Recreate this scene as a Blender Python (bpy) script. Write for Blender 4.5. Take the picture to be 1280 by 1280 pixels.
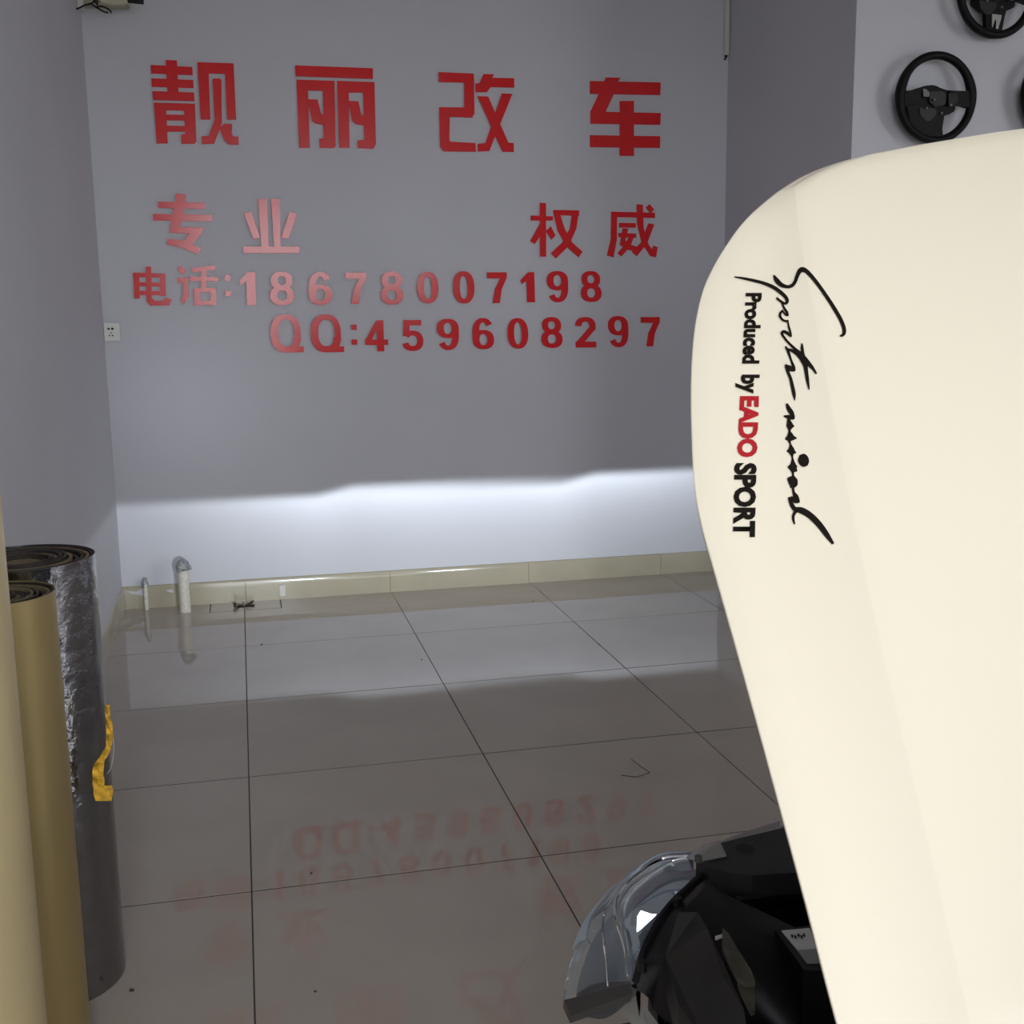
import bpy, bmesh, math, random
import numpy as np
from mathutils import Vector, Matrix
random.seed(7)
for o in list(bpy.data.objects): bpy.data.objects.remove(o)
scene = bpy.context.scene
COL = scene.collection

# ------------------------------------------------------------------ camera
FPX = 1433.1; YAW, PITCH, ROLL = 0.22993, 0.16938, -0.01218
CAM = np.array([0.0, 0.0, 1.5096])
def cam_axes():
    cy, sy, cp, sp = math.cos(YAW), math.sin(YAW), math.cos(PITCH), math.sin(PITCH)
    fwd = np.array([sy*cp, cy*cp, -sp]); right = np.array([cy, -sy, 0.0]); up = np.cross(right, fwd)
    cr, sr = math.cos(ROLL), math.sin(ROLL)
    return right*cr + up*sr, -right*sr + up*cr, fwd
AX, AU, AF = cam_axes()
cam = bpy.data.cameras.new('camera'); cam.sensor_width = 36; cam.lens = FPX/1280*36; cam.clip_start = 0.01
camo = bpy.data.objects.new('camera', cam); COL.objects.link(camo)
camo.matrix_world = Matrix(((AX[0], AU[0], -AF[0], CAM[0]), (AX[1], AU[1], -AF[1], CAM[1]), (AX[2], AU[2], -AF[2], CAM[2]), (0, 0, 0, 1)))
scene.camera = camo

# ------------------------------------------------------------------ world, daylight, exposure
SKY = 8.0
w = bpy.data.worlds.new('sky'); scene.world = w; w.use_nodes = True
bg = w.node_tree.nodes['Background']; bg.inputs[0].default_value = (0.90, 0.95, 1.0, 1); bg.inputs[1].default_value = SKY
scene.view_settings.view_transform = 'Standard'; scene.view_settings.look = 'None'
scene.view_settings.gamma = 1; scene.view_settings.use_curve_mapping = False
scene.view_settings.exposure = 0.0
FRONT_Y, LINTEL = -1.6, 3.0                                    # the open shop front behind the camera
BAYS = ((-0.55, 2.2), (5.9, 8.5))                               # two bays; unseen second bay and closed stretch added to shape the light
for x0_, x1_ in BAYS:
    pl = bpy.data.lights.new('shop_front_portal', 'AREA'); pl.shape = 'RECTANGLE'; pl.size = x1_-x0_; pl.size_y = LINTEL
    pl.cycles.is_portal = True
    plo = bpy.data.objects.new('shop_front_portal', pl); COL.objects.link(plo)
    plo.location = ((x0_+x1_)/2, FRONT_Y, LINTEL/2); plo.rotation_euler = (math.pi/2, 0, 0)

# ------------------------------------------------------------------ geometry of the place (metres)
WALL_Y, LEFT_X, RIGHT_X, STUB_Y, FAR_X, CEIL = 6.23, -0.665, 2.72, 4.85, 8.6, 3.5
def ray(x, y): return AF + AX*(x-640)/FPX + AU*(640-y)/FPX
def at_z(x, y, z):
    d = ray(x, y); return CAM + d*((z-CAM[2])/d[2])
def at_y(x, y, Y):
    d = ray(x, y); return CAM + d*(Y/d[1])

# ------------------------------------------------------------------ materials
MATS = {}
def mat(name, col, rough=0.5, metal=0.0, spec=0.5, noise=0.0, nscale=8.0, bump=0.0, bscale=60.0, coat=0.0, trans=0.0, ior=1.45, alpha=1.0, emit=None, detail=4, rnoise=0.0):
    if name in MATS: return MATS[name]
    m = bpy.data.materials.new(name); m.use_nodes = True
    nt = m.node_tree; b = nt.nodes['Principled BSDF']
    b.inputs['Base Color'].default_value = (*col, 1); b.inputs['Roughness'].default_value = rough
    b.inputs['Metallic'].default_value = metal; b.inputs['Specular IOR Level'].default_value = spec
    b.inputs['Coat Weight'].default_value = coat; b.inputs['Transmission Weight'].default_value = trans
    b.inputs['IOR'].default_value = ior; b.inputs['Alpha'].default_value = alpha
    if emit: b.inputs['Emission Color'].default_value = (*emit[:3], 1); b.inputs['Emission Strength'].default_value = emit[3]
    tc = nt.nodes.new('ShaderNodeTexCoord')
    n = nt.nodes.new('ShaderNodeTexNoise'); n.inputs['Scale'].default_value = nscale; n.inputs['Detail'].default_value = detail
    nt.links.new(tc.outputs['Object'], n.inputs['Vector'])
    if noise:
        r = nt.nodes.new('ShaderNodeMapRange'); r.inputs[1].default_value = 0.3; r.inputs[2].default_value = 0.7
        r.inputs[3].default_value = 1-noise; r.inputs[4].default_value = 1+noise*0.5
        nt.links.new(n.outputs['Fac'], r.inputs[0])
        mx = nt.nodes.new('ShaderNodeVectorMath'); mx.operation = 'SCALE'; mx.inputs[0].default_value = col
        nt.links.new(r.outputs[0], mx.inputs['Scale']); nt.links.new(mx.outputs[0], b.inputs['Base Color'])
    if rnoise:
        r2 = nt.nodes.new('ShaderNodeMapRange'); r2.inputs[1].default_value = 0.3; r2.inputs[2].default_value = 0.75
        r2.inputs[3].default_value = rough; r2.inputs[4].default_value = rough+rnoise
        nt.links.new(n.outputs['Fac'], r2.inputs[0]); nt.links.new(r2.outputs[0], b.inputs['Roughness'])
    if bump:
        n2 = nt.nodes.new('ShaderNodeTexNoise'); n2.inputs['Scale'].default_value = bscale; n2.inputs['Detail'].default_value = 3
        nt.links.new(tc.outputs['Object'], n2.inputs['Vector'])
        bp = nt.nodes.new('ShaderNodeBump'); bp.inputs['Strength'].default_value = bump; bp.inputs['Distance'].default_value = 0.01
        nt.links.new(n2.outputs['Fac'], bp.inputs['Height']); nt.links.new(bp.outputs[0], b.inputs['Normal'])
    MATS[name] = m; return m
M_WALL = mat('wall_paint', (0.585, 0.578, 0.618), 0.75, noise=0.03, nscale=1.5, bump=0.03, bscale=25)
M_CEIL = mat('ceiling_paint', (0.62, 0.62, 0.62), 0.9)
M_TILE = mat('floor_tile', (0.47, 0.41, 0.352), 0.004, spec=0.5, noise=0.06, nscale=3, rnoise=0.02)
M_GROUT = mat('grout', (0.05, 0.045, 0.04), 0.9)
M_BASE = mat('baseboard_tile', (0.42, 0.375, 0.28), 0.12, noise=0.06, nscale=6)
M_RED = mat('red_acrylic', (0.72, 0.012, 0.018), 0.17, spec=0.55)
M_HOOD = mat('cream_white_paint', (0.785, 0.705, 0.56), 0.4, coat=0.15, spec=0.35)
M_BLACK = mat('black_plastic', (0.006, 0.005, 0.006), 0.4, spec=0.3, noise=0.3, nscale=20)
M_BLACK2 = mat('dark_grey_plastic', (0.016, 0.014, 0.014), 0.45, spec=0.35, noise=0.3, nscale=14)
M_WHEEL = mat('black_leather', (0.006, 0.005, 0.005), 0.5, spec=0.2, bump=0.05, bscale=200)
M_STEEL = mat('grey_steel', (0.15, 0.15, 0.14), 0.45, metal=0.7, noise=0.2, nscale=30)
M_BRKT = mat('galvanised_bracket', (0.09, 0.085, 0.065), 0.45, metal=0.6, noise=0.3, nscale=30)
M_CHROME = mat('chrome', (0.80, 0.82, 0.84), 0.06, metal=1.0)
M_DECAL = mat('decal_black', (0.009, 0.006, 0.004), 0.6, spec=0.15)
M_DECALR = mat('decal_red', (0.40, 0.015, 0.02), 0.6, spec=0.2)
M_FOIL = mat('silver_foil', (0.27, 0.265, 0.275), 0.18, metal=1.0, bump=0.35, bscale=35, noise=0.1, nscale=25)
nt = M_FOIL.node_tree                                            # the lower half of the foil lies smooth
_tc = next(n for n in nt.nodes if n.type == 'TEX_COORD'); _bp = next(n for n in nt.nodes if n.type == 'BUMP')
_sx = nt.nodes.new('ShaderNodeSeparateXYZ'); _mr = nt.nodes.new('ShaderNodeMapRange')
nt.links.new(_tc.outputs['Object'], _sx.inputs[0]); nt.links.new(_sx.outputs[2], _mr.inputs[0])
_mr.inputs[1].default_value = 0.32; _mr.inputs[2].default_value = 0.46; _mr.inputs[3].default_value = 0.02; _mr.inputs[4].default_value = 0.3
nt.links.new(_mr.outputs[0], _bp.inputs['Strength'])
M_GOLD = mat('gold_film', (0.46, 0.35, 0.16), 0.42, metal=0.75, noise=0.06, nscale=4)
M_TAN = mat('tan_film', (0.68, 0.55, 0.31), 0.40, metal=0.45, noise=0.06, nscale=3)
M_LAYER = mat('dark_butyl_layer', (0.035, 0.025, 0.020), 0.6, noise=0.4, nscale=40)
M_LAYER2 = mat('tan_paper_layer', (0.22, 0.16, 0.09), 0.7, noise=0.3, nscale=60)
M_TAPE = mat('yellow_tape', (0.75, 0.42, 0.03), 0.45, noise=0.45, nscale=70)
M_PVC = mat('white_pvc', (0.66, 0.62, 0.54), 0.4, noise=0.15, nscale=60)
M_WRAP = mat('grey_plastic_wrap', (0.30, 0.32, 0.32), 0.3, noise=0.5, nscale=60, bump=0.4, bscale=90)
M_WHITE = mat('white_plastic', (0.62, 0.61, 0.57), 0.35)
M_HOLE = mat('socket_hole', (0.01, 0.01, 0.01), 0.8)
M_CREAM = mat('cream_plastic', (0.50, 0.48, 0.34), 0.5, noise=0.15, nscale=20)
M_DIRT = mat('leaf_debris', (0.07, 0.045, 0.03), 0.9, noise=0.5, nscale=80)
M_RUBBER = mat('tyre_rubber', (0.012, 0.012, 0.012), 0.8)
M_PAVE = mat('pavement', (0.30, 0.29, 0.27), 0.9, noise=0.15, nscale=2)
M_LABEL = mat('paper_label', (0.55, 0.55, 0.56), 0.6)
M_GLASSY = None
def clear_plastic(name, tint, gloss, film=0.0, dcol=(0.6, 0.66, 0.72)):
    m = bpy.data.materials.new(name); m.use_nodes = True; nt = m.node_tree; nt.nodes.clear()
    o = nt.nodes.new('ShaderNodeOutputMaterial'); t = nt.nodes.new('ShaderNodeBsdfTransparent'); t.inputs[0].default_value = (*tint, 1)
    g = nt.nodes.new('ShaderNodeBsdfGlossy'); g.inputs['Roughness'].default_value = gloss; g.inputs[0].default_value = (0.9, 0.95, 1, 1)
    f = nt.nodes.new('ShaderNodeFresnel'); f.inputs[0].default_value = 1.5
    mx = nt.nodes.new('ShaderNodeMixShader'); nt.links.new(f.outputs[0], mx.inputs[0]); nt.links.new(t.outputs[0], mx.inputs[1]); nt.links.new(g.outputs[0], mx.inputs[2])
    last = mx
    if film:
        d = nt.nodes.new('ShaderNodeBsdfDiffuse'); d.inputs[0].default_value = (*dcol, 1)
        m2 = nt.nodes.new('ShaderNodeMixShader'); m2.inputs[0].default_value = film
        nt.links.new(mx.outputs[0], m2.inputs[1]); nt.links.new(d.outputs[0], m2.inputs[2]); last = m2
    nt.links.new(last.outputs[0], o.inputs[0]); return m
M_LENS = clear_plastic('clear_lens', (0.95, 0.97, 0.99), 0.05, 0.17, (0.50, 0.60, 0.74))  # bluish diffuse share put in to brighten the lens like sky sheen
M_FILM = clear_plastic('clear_film', (0.85, 0.84, 0.82), 0.25, 0.35, (0.55, 0.52, 0.48))
M_EDGE = clear_plastic('edge_highlight_film', (0.9, 0.94, 0.98), 0.08, 0.62, (0.58, 0.70, 0.84))  # pale blue highlight on the lens rim, put in as diffuse colour

# ------------------------------------------------------------------ helpers
def obj(name, me, m=None, parent=None):
    if isinstance(me, bmesh.types.BMesh):
        bm = me; me = bpy.data.meshes.new(name); bmesh.ops.recalc_face_normals(bm, faces=bm.faces); bm.to_mesh(me); bm.free()
    o = bpy.data.objects.new(name, me); COL.objects.link(o)
    if m is not None and not me.materials: me.materials.append(m)
    if parent is not None:
        o.parent = parent; o.matrix_parent_inverse = parent.matrix_world.inverted()
    return o
def tag(o, label, cat, group=None):
    o['label'] = label; o['category'] = cat
    if group: o['group'] = group
    return o
def struct(o): o['kind'] = 'structure'; return o
def thing(name, label, cat, loc=(0, 0, 0), group=None):
    o = bpy.data.objects.new(name, None); COL.objects.link(o); o.location = loc; o.matrix_world = Matrix.Translation(loc)
    o.empty_display_size = 0.1
    return tag(o, label, cat, group)
def add_box(bm, lo, hi):
    v = [bm.verts.new((x, y, z)) for z in (lo[2], hi[2]) for y in (lo[1], hi[1]) for x in (lo[0], hi[0])]
    for f in ((0, 2, 3, 1), (4, 5, 7, 6), (0, 1, 5, 4), (2, 6, 7, 3), (0, 4, 6, 2), (1, 3, 7, 5)): bm.faces.new([v[i] for i in f])
def box(name, lo, hi, m, parent=None, bevel=0.0):
    bm = bmesh.new(); add_box(bm, lo, hi)
    if bevel: bmesh.ops.bevel(bm, geom=list(bm.edges), offset=bevel, segments=2, affect='EDGES')
    return obj(name, bm, m, parent)
def add_prism(bm, top, off):
    """closed prism: polygon 'top' (3D points) extruded by vector off"""
    a = [bm.verts.new(tuple(p)) for p in top]; b = [bm.verts.new(tuple(np.array(p)+off)) for p in top]
    bm.faces.new(a); bm.faces.new(b[::-1]); n = len(a)
    for i in range(n): bm.faces.new((a[i], b[i], b[(i+1) % n], a[(i+1) % n]))
def add_ring(bm, outer, inner, off):
    a, b = [[bm.verts.new(tuple(p)) for p in L] for L in (outer, inner)]
    c, d = [[bm.verts.new(tuple(np.array(p)+off)) for p in L] for L in (outer, inner)]
    n = len(a)
    for i in range(n):
        j = (i+1) % n
        bm.faces.new((a[i], a[j], b[j], b[i])); bm.faces.new((c[i], d[i], d[j], c[j]))
        bm.faces.new((a[i], c[i], c[j], a[j])); bm.faces.new((b[i], b[j], d[j], d[i]))
def add_tube(bm, pts, r, n=10, caps=True):
    pts = [Vector(p) for p in pts]; rr = r if isinstance(r, (list, tuple)) else [r]*len(pts); rings = []
    up = Vector((0, 0, 1))
    for i, p in enumerate(pts):
        t = (pts[min(i+1, len(pts)-1)]-pts[max(i-1, 0)]).normalized()
        a = t.cross(up if abs(t.dot(up)) < 0.95 else Vector((1, 0, 0))).normalized(); b = t.cross(a)
        rings.append([bm.verts.new(p+(a*math.cos(k*2*math.pi/n)+b*math.sin(k*2*math.pi/n))*rr[i]) for k in range(n)])
    for A, B in zip(rings, rings[1:]):
        for k in range(n): bm.faces.new((A[k], A[(k+1) % n], B[(k+1) % n], B[k]))
    if caps: bm.faces.new(rings[0][::-1]); bm.faces.new(rings[-1])
def smooth(o, ang=40):
    for p in o.data.polygons: p.use_smooth = True
    try: o.data.set_sharp_from_angle(angle=math.radians(ang))
    except Exception: pass
    return o
def catmull(pts, n, closed=False):
    P = [np.array(p, float) for p in pts]; out = []
    k = len(P)
    for i in range(k if closed else k-1):
        p0, p1, p2, p3 = (P[(i-1) % k], P[i], P[(i+1) % k], P[(i+2) % k]) if closed else (P[max(i-1, 0)], P[i], P[i+1], P[min(i+2, k-1)])
        for j in range(n):
            t = j/n
            out.append(0.5*((2*p1)+(-p0+p2)*t+(2*p0-5*p1+4*p2-p3)*t*t+(-p0+3*p1-3*p2+p3)*t**3))
    if not closed: out.append(P[-1])
    return out
def stroke2d(pts, wds, n=5):
    """outline of a brush stroke: centre line pts, full widths wds"""
    q = catmull([(*p, w_) for p, w_ in zip(pts, wds)], n); L, R_ = [], []
    for i, p in enumerate(q):
        t = q[min(i+1, len(q)-1)][:2]-q[max(i-1, 0)][:2]; t = t/(np.linalg.norm(t)+1e-9); nn = np.array([-t[1], t[0]])
        L.append(p[:2]+nn*p[2]/2); R_.append(p[:2]-nn*p[2]/2)
    return L, R_

def crop(x0, y0, s): return lambda p: (x0+p[0]*s, y0+p[1]*s)

# ------------------------------------------------------------------ the setting
TH = 0.2
floor_o = struct(box('floor', (LEFT_X-TH, FRONT_Y, -0.1), (FAR_X+TH, WALL_Y+TH, -0.0012), M_GROUT))
struct(box('wall_left', (LEFT_X-TH, FRONT_Y, -0.004), (LEFT_X, WALL_Y+TH, CEIL), M_WALL))
struct(box('wall_back', (LEFT_X, WALL_Y, -0.004), (RIGHT_X+TH, WALL_Y+TH, CEIL), M_WALL))
struct(box('wall_stub', (RIGHT_X, STUB_Y, -0.004), (FAR_X, WALL_Y, CEIL), M_WALL))
struct(box('wall_right', (FAR_X, FRONT_Y, -0.004), (FAR_X+TH, WALL_Y, CEIL), M_WALL))
struct(box('ceiling', (LEFT_X-TH, FRONT_Y, CEIL), (FAR_X+TH, WALL_Y+TH, CEIL+0.15), M_CEIL))
bm = bmesh.new()
add_box(bm, (LEFT_X-TH, FRONT_Y-TH, LINTEL), (FAR_X+TH, FRONT_Y, CEIL+0.15))
for x0_, x1_ in ((LEFT_X-TH, BAYS[0][0]), (BAYS[0][1], BAYS[1][0]), (BAYS[1][1], FAR_X+TH)): add_box(bm, (x0_, FRONT_Y-TH, -0.004), (x1_, FRONT_Y, LINTEL))
struct(obj('wall_front', bm, M_WALL))
struct(box('pavement', (-20, -30, -0.15), (25, FRONT_Y, -0.01), M_PAVE))
# floor tiles, 0.8 m, one object each
TX0, TY0 = -0.0397, 5.3416
DR = (-0.218, 0.152, 6.026, 6.222)                              # the drain square by the wall
def tile(x0, x1, y0, y1, g=0.0020, gy=0.0034):
    cx, cy = (x0+x1)/2, (y0+y1)/2
    key = 'tile_%d_%d_%d' % (round((x1-x0)*1000), round((y1-y0)*1000), round(g*1e4))
    me = bpy.data.meshes.get(key)
    if me is None:
        b_ = bmesh.new(); add_box(b_, (-(x1-x0)/2+g, -(y1-y0)/2+gy, -0.012), ((x1-x0)/2-g, (y1-y0)/2-gy, 0.0))
        bmesh.ops.recalc_face_normals(b_, faces=b_.faces); me = bpy.data.meshes.new(key); b_.to_mesh(me); b_.free(); me.materials.append(M_TILE)
    o = obj('floor_tile', me, None, floor_o); o.location = (cx, cy, 0)
    o.rotation_euler = (random.gauss(0, 0.0004), random.gauss(0, 0.0004), 0)
    o.matrix_parent_inverse = Matrix.Identity(4)
    return o
cols = [LEFT_X] + [TX0+0.8*i for i in range(0, 12) if LEFT_X < TX0+0.8*i < FAR_X] + [FAR_X]
rows = [FRONT_Y] + [TY0+0.8*j for j in range(-9, 1) if TY0+0.8*j > FRONT_Y] + [DR[2]]
for x0, x1 in zip(cols, cols[1:]):
    for y0, y1 in zip(rows, rows[1:]):
        if x0 >= RIGHT_X-0.2 and y1 > STUB_Y+0.5: continue
        xx1 = min(x1, RIGHT_X) if y0 > STUB_Y-0.3 and x0 < RIGHT_X else x1
        tile(x0, xx1, y0, min(y1, DR[2]))
for x0, x1 in ((LEFT_X, DR[0]), (DR[1], 0.76), (0.76, 1.56), (1.56, 2.36), (2.36, RIGHT_X)):
    tile(x0, x1, DR[2]-0.003, 6.226, 0.0012, 0.0012)
# skirting tiles along the back wall and the left wall
def skirt(parent, axis, a0, a1, h):
    b_ = bmesh.new()
    prof = [(0.0, 0.0), (0.014, 0.0), (0.014, h-0.040), (0.0136, h-0.032), (0.0127, h-0.022), (0.0110, h-0.013), (0.0090, h-0.006), (0.0070, h-0.002), (0.0, h)]
    if axis == 'x': top = [(a0+0.001, WALL_Y-p, z) for p, z in prof]; off = np.array([a1-a0-0.002, 0, 0])
    else: top = [(LEFT_X+p, a0+0.001, z) for p, z in prof]; off = np.array([0, a1-a0-0.002, 0])
    add_prism(b_, top, off); return smooth(obj('skirting_tile', b_, M_BASE, parent), 50)
bb = struct(box('baseboard_back', (LEFT_X, WALL_Y-0.002, 0), (RIGHT_X, WALL_Y, 0.10), M_GROUT))
for a0, a1 in ((LEFT_X, -0.03), (-0.03, 0.754), (0.754, 1.549), (1.549, 2.349), (2.349, RIGHT_X)): skirt(bb, 'x', a0, a1, 0.122)
_c8 = crop(150, 680, 0.171875)
for L in ([(330,338),(380,330),(392,352),(362,352)], [(40,340),(120,348),(150,330),(192,322),(185,385),(140,370),(80,362)]):
    bm = bmesh.new(); add_prism(bm, [at_y(*_c8(p), WALL_Y-.0155) for p in L], np.array([0, .008, 0])); obj('plaster_smear', bm, M_WALL, bb)
bl = struct(box('baseboard_left', (LEFT_X, FRONT_Y, 0), (LEFT_X+0.002, WALL_Y-0.012, 0.10), M_GROUT))
yy = WALL_Y-0.012
while yy > FRONT_Y: skirt(bl, 'y', max(yy-0.8, FRONT_Y), yy, 0.122); yy -= 0.8

# ------------------------------------------------------------------ red characters and digits on the back wall
LD = 0.010                                                       # acrylic sheet thickness
LAY = [0]
def wall_poly(bm, pts):
    LAY[0] = (LAY[0]+1) % 16; d = LD+LAY[0]*0.00012               # overlapping strokes never share a plane
    P = [at_y(x, y, WALL_Y-d) for x, y in pts]; add_prism(bm, P, np.array([0, LD*0.8, 0]))
C1, C2, C3, C4 = crop(160, 50, 0.265625), crop(520, 60, 0.265625), crop(150, 310, 0.2734375), crop(480, 310, 0.3125)
GLY = {
 'jing': (C1, [[(177,93),(230,96),(240,285),(187,282)],[(107,117),(303,127),(305,165),(109,157)],[(110,180),(307,188),(309,226),(112,220)],[(115,240),(311,247),(313,288),(118,282)],
   [(122,294),(178,296),(187,486),(135,487)],[(122,294),(315,300),(316,334),(124,328)],[(262,298),(315,300),(322,476),(314,488),(252,488),(250,446),(270,442)],[(150,350),(290,353),(290,379),(150,377)],[(150,402),(290,405),(290,431),(150,431)],
   [(327,104),(497,110),(499,160),(329,156)],[(327,104),(378,106),(388,373),(342,374)],[(455,108),(497,110),(509,375),(466,375)],
   [(398,186),(405,180),(434,182),(440,188),(442,390),(405,488),(348,490),(347,452),(380,450),(408,375)],[(428,412),(455,393),(490,395),(488,440),(495,452),(520,454),(521,493),(475,492),(452,470)]]),
 'li': (C1, [[(787,119),(1153,133),(1153,183),(789,170)],
   [(793,186),(846,188),(856,507),(806,507)],[(793,186),(972,192),(973,240),(795,236)],[(917,192),(972,192),(978,500),(968,509),(902,507),(900,465),(922,462)],[(846,278),(893,280),(908,345),(925,355),(925,400),(882,392),(866,380),(850,300)],
   [(984,192),(1038,194),(1043,507),(994,507)],[(984,192),(1160,198),(1160,248),(986,246)],[(1107,196),(1160,198),(1167,490),(1155,512),(1082,508),(1080,472),(1112,468)],[(1038,286),(1085,288),(1098,352),(1115,360),(1115,402),(1072,395),(1055,380),(1042,310)]]),
 'gai': (C2, [[(107,113),(272,120),(275,163),(107,160)],[(228,118),(272,120),(276,310),(262,327),(228,327)],[(110,278),(262,280),(268,327),(112,322)],[(110,278),(160,282),(157,430),(165,447),(165,487),(130,485),(115,465)],[(150,440),(280,447),(282,488),(130,486)],
   [(318,122),(367,123),(360,140),(462,142),(463,186),(352,183),(335,207),(282,207),(281,167),(300,165)],[(290,226),(340,228),(435,445),(460,447),(461,489),(408,488)],[(405,213),(454,216),(345,485),(292,487),(292,450),(328,447)]]),
 'che': (C2, [[(820,155),(1152,162),(1150,221),(820,215)],[(885,160),(895,138),(962,140),(950,160)],[(862,214),(932,216),(892,302),(822,310),(822,298)],[(822,298),(1152,306),(1150,361),(822,356)],[(820,410),(1150,415),(1148,470),(820,466)],[(960,249),(1026,249),(1026,508),(960,507)]]),
 'zhuan': (C1, [[(142,760),(361,765),(361,796),(142,790)],[(118,818),(397,823),(397,853),(118,849)],[(226,722),(271,726),(258,830),(243,880),(355,882),(350,905),(305,960),(345,985),(330,1008),(245,975),(182,962),(190,935),(265,943),(290,910),(195,907)]]),
 'ye': (C1, [[(613,748),(653,747),(662,975),(628,975)],[(673,748),(715,748),(718,975),(688,975)],[(545,815),(580,808),(622,930),(590,937)],[(760,808),(795,822),(755,935),(722,930)],[(543,972),(806,972),(804,1002),(543,1002)]]),
 'dian': (C3, [[(118,85),(142,85),(145,228),(158,240),(200,240),(208,226),(238,235),(225,262),(140,264),(122,245)],[(60,112),(207,117),(207,137),(60,132)],[(60,112),(88,112),(90,232),(66,232)],[(182,115),(207,117),(210,220),(184,220)],[(64,156),(208,159),(208,177),(64,175)],[(64,195),(208,197),(208,217),(64,214)]]),
 'hua': (C3, [[(260,98),(277,82),(304,105),(288,122)],[(262,136),(311,133),(311,157),(262,160)],[(287,150),(311,148),(314,222),(292,258),(276,236),(287,224)],[(327,92),(430,78),(438,98),(330,112)],[(320,130),(450,133),(450,152),(320,150)],[(370,95),(395,92),(395,195),(370,195)],[(338,185),(364,185),(364,262),(340,262)],[(415,185),(440,185),(440,262),(414,262)],[(338,183),(440,183),(440,203),(338,203)],[(345,240),(440,240),(440,260),(345,260)]]),
 'quan': (C2, [[(541,788),(645,792),(645,812),(541,812)],[(584,728),(612,730),(613,982),(585,982)],[(585,825),(588,880),(560,922),(538,910)],[(612,862),(635,838),(657,882),(638,902)],[(648,762),(768,764),(768,790),(650,786)],[(738,764),(768,764),(755,850),(720,930),(660,990),(635,965),(690,915),(725,850)],[(650,784),(680,786),(700,850),(735,915),(784,958),(766,985),(710,935),(668,860)]]),
 'wei': (C2, [[(920,770),(1125,775),(1125,800),(920,795)],[(920,770),(946,772),(946,900),(930,985),(900,975),(918,900)],[(957,822),(1035,824),(1035,845),(957,845)],[(955,870),(1037,873),(1037,893),(955,890)],[(975,848),(1000,850),(985,905),(1010,925),(1040,935),(1028,957),(985,945),(960,925)],[(1008,880),(1030,880),(1008,935),(968,980),(950,965),(985,925)],[(1040,735),(1068,737),(1072,850),(1095,925),(1112,950),(1118,930),(1138,937),(1130,985),(1105,980),(1062,915),(1042,830)],[(1095,825),(1122,830),(1088,920),(1040,980),(1018,960),(1062,912)],[(1082,750),(1100,735),(1122,760),(1105,777)]]),
}
def glyph(key, label):
    tr, polys = GLY[key]; b_ = bmesh.new()
    for p in polys: wall_poly(b_, [tr(q) for q in p])
    return tag(obj('wall_character', b_, M_RED), label, 'wall letter', 'red acrylic characters on the back wall')
glyph('jing', 'large red character 靓, leftmost of the top row on the wall')
glyph('li', 'large red character 丽 of two boxes under a bar, second in top row')
glyph('gai', 'large red character 改, third in the top row on the wall')
glyph('che', 'large red character 车, rightmost of the top row on the wall')
glyph('zhuan', 'mid-sized red character 专 below the leftmost large character')
glyph('ye', 'mid-sized shiny character 业 with two uprights on a base bar')
glyph('quan', 'mid-sized red character 权, left one of the right-hand pair')
glyph('wei', 'mid-sized red character 威, right one of the right-hand pair')
glyph('dian', 'small red character 电 starting the phone number line')
glyph('hua', 'small red character 话 just before the phone number colon')

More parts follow.
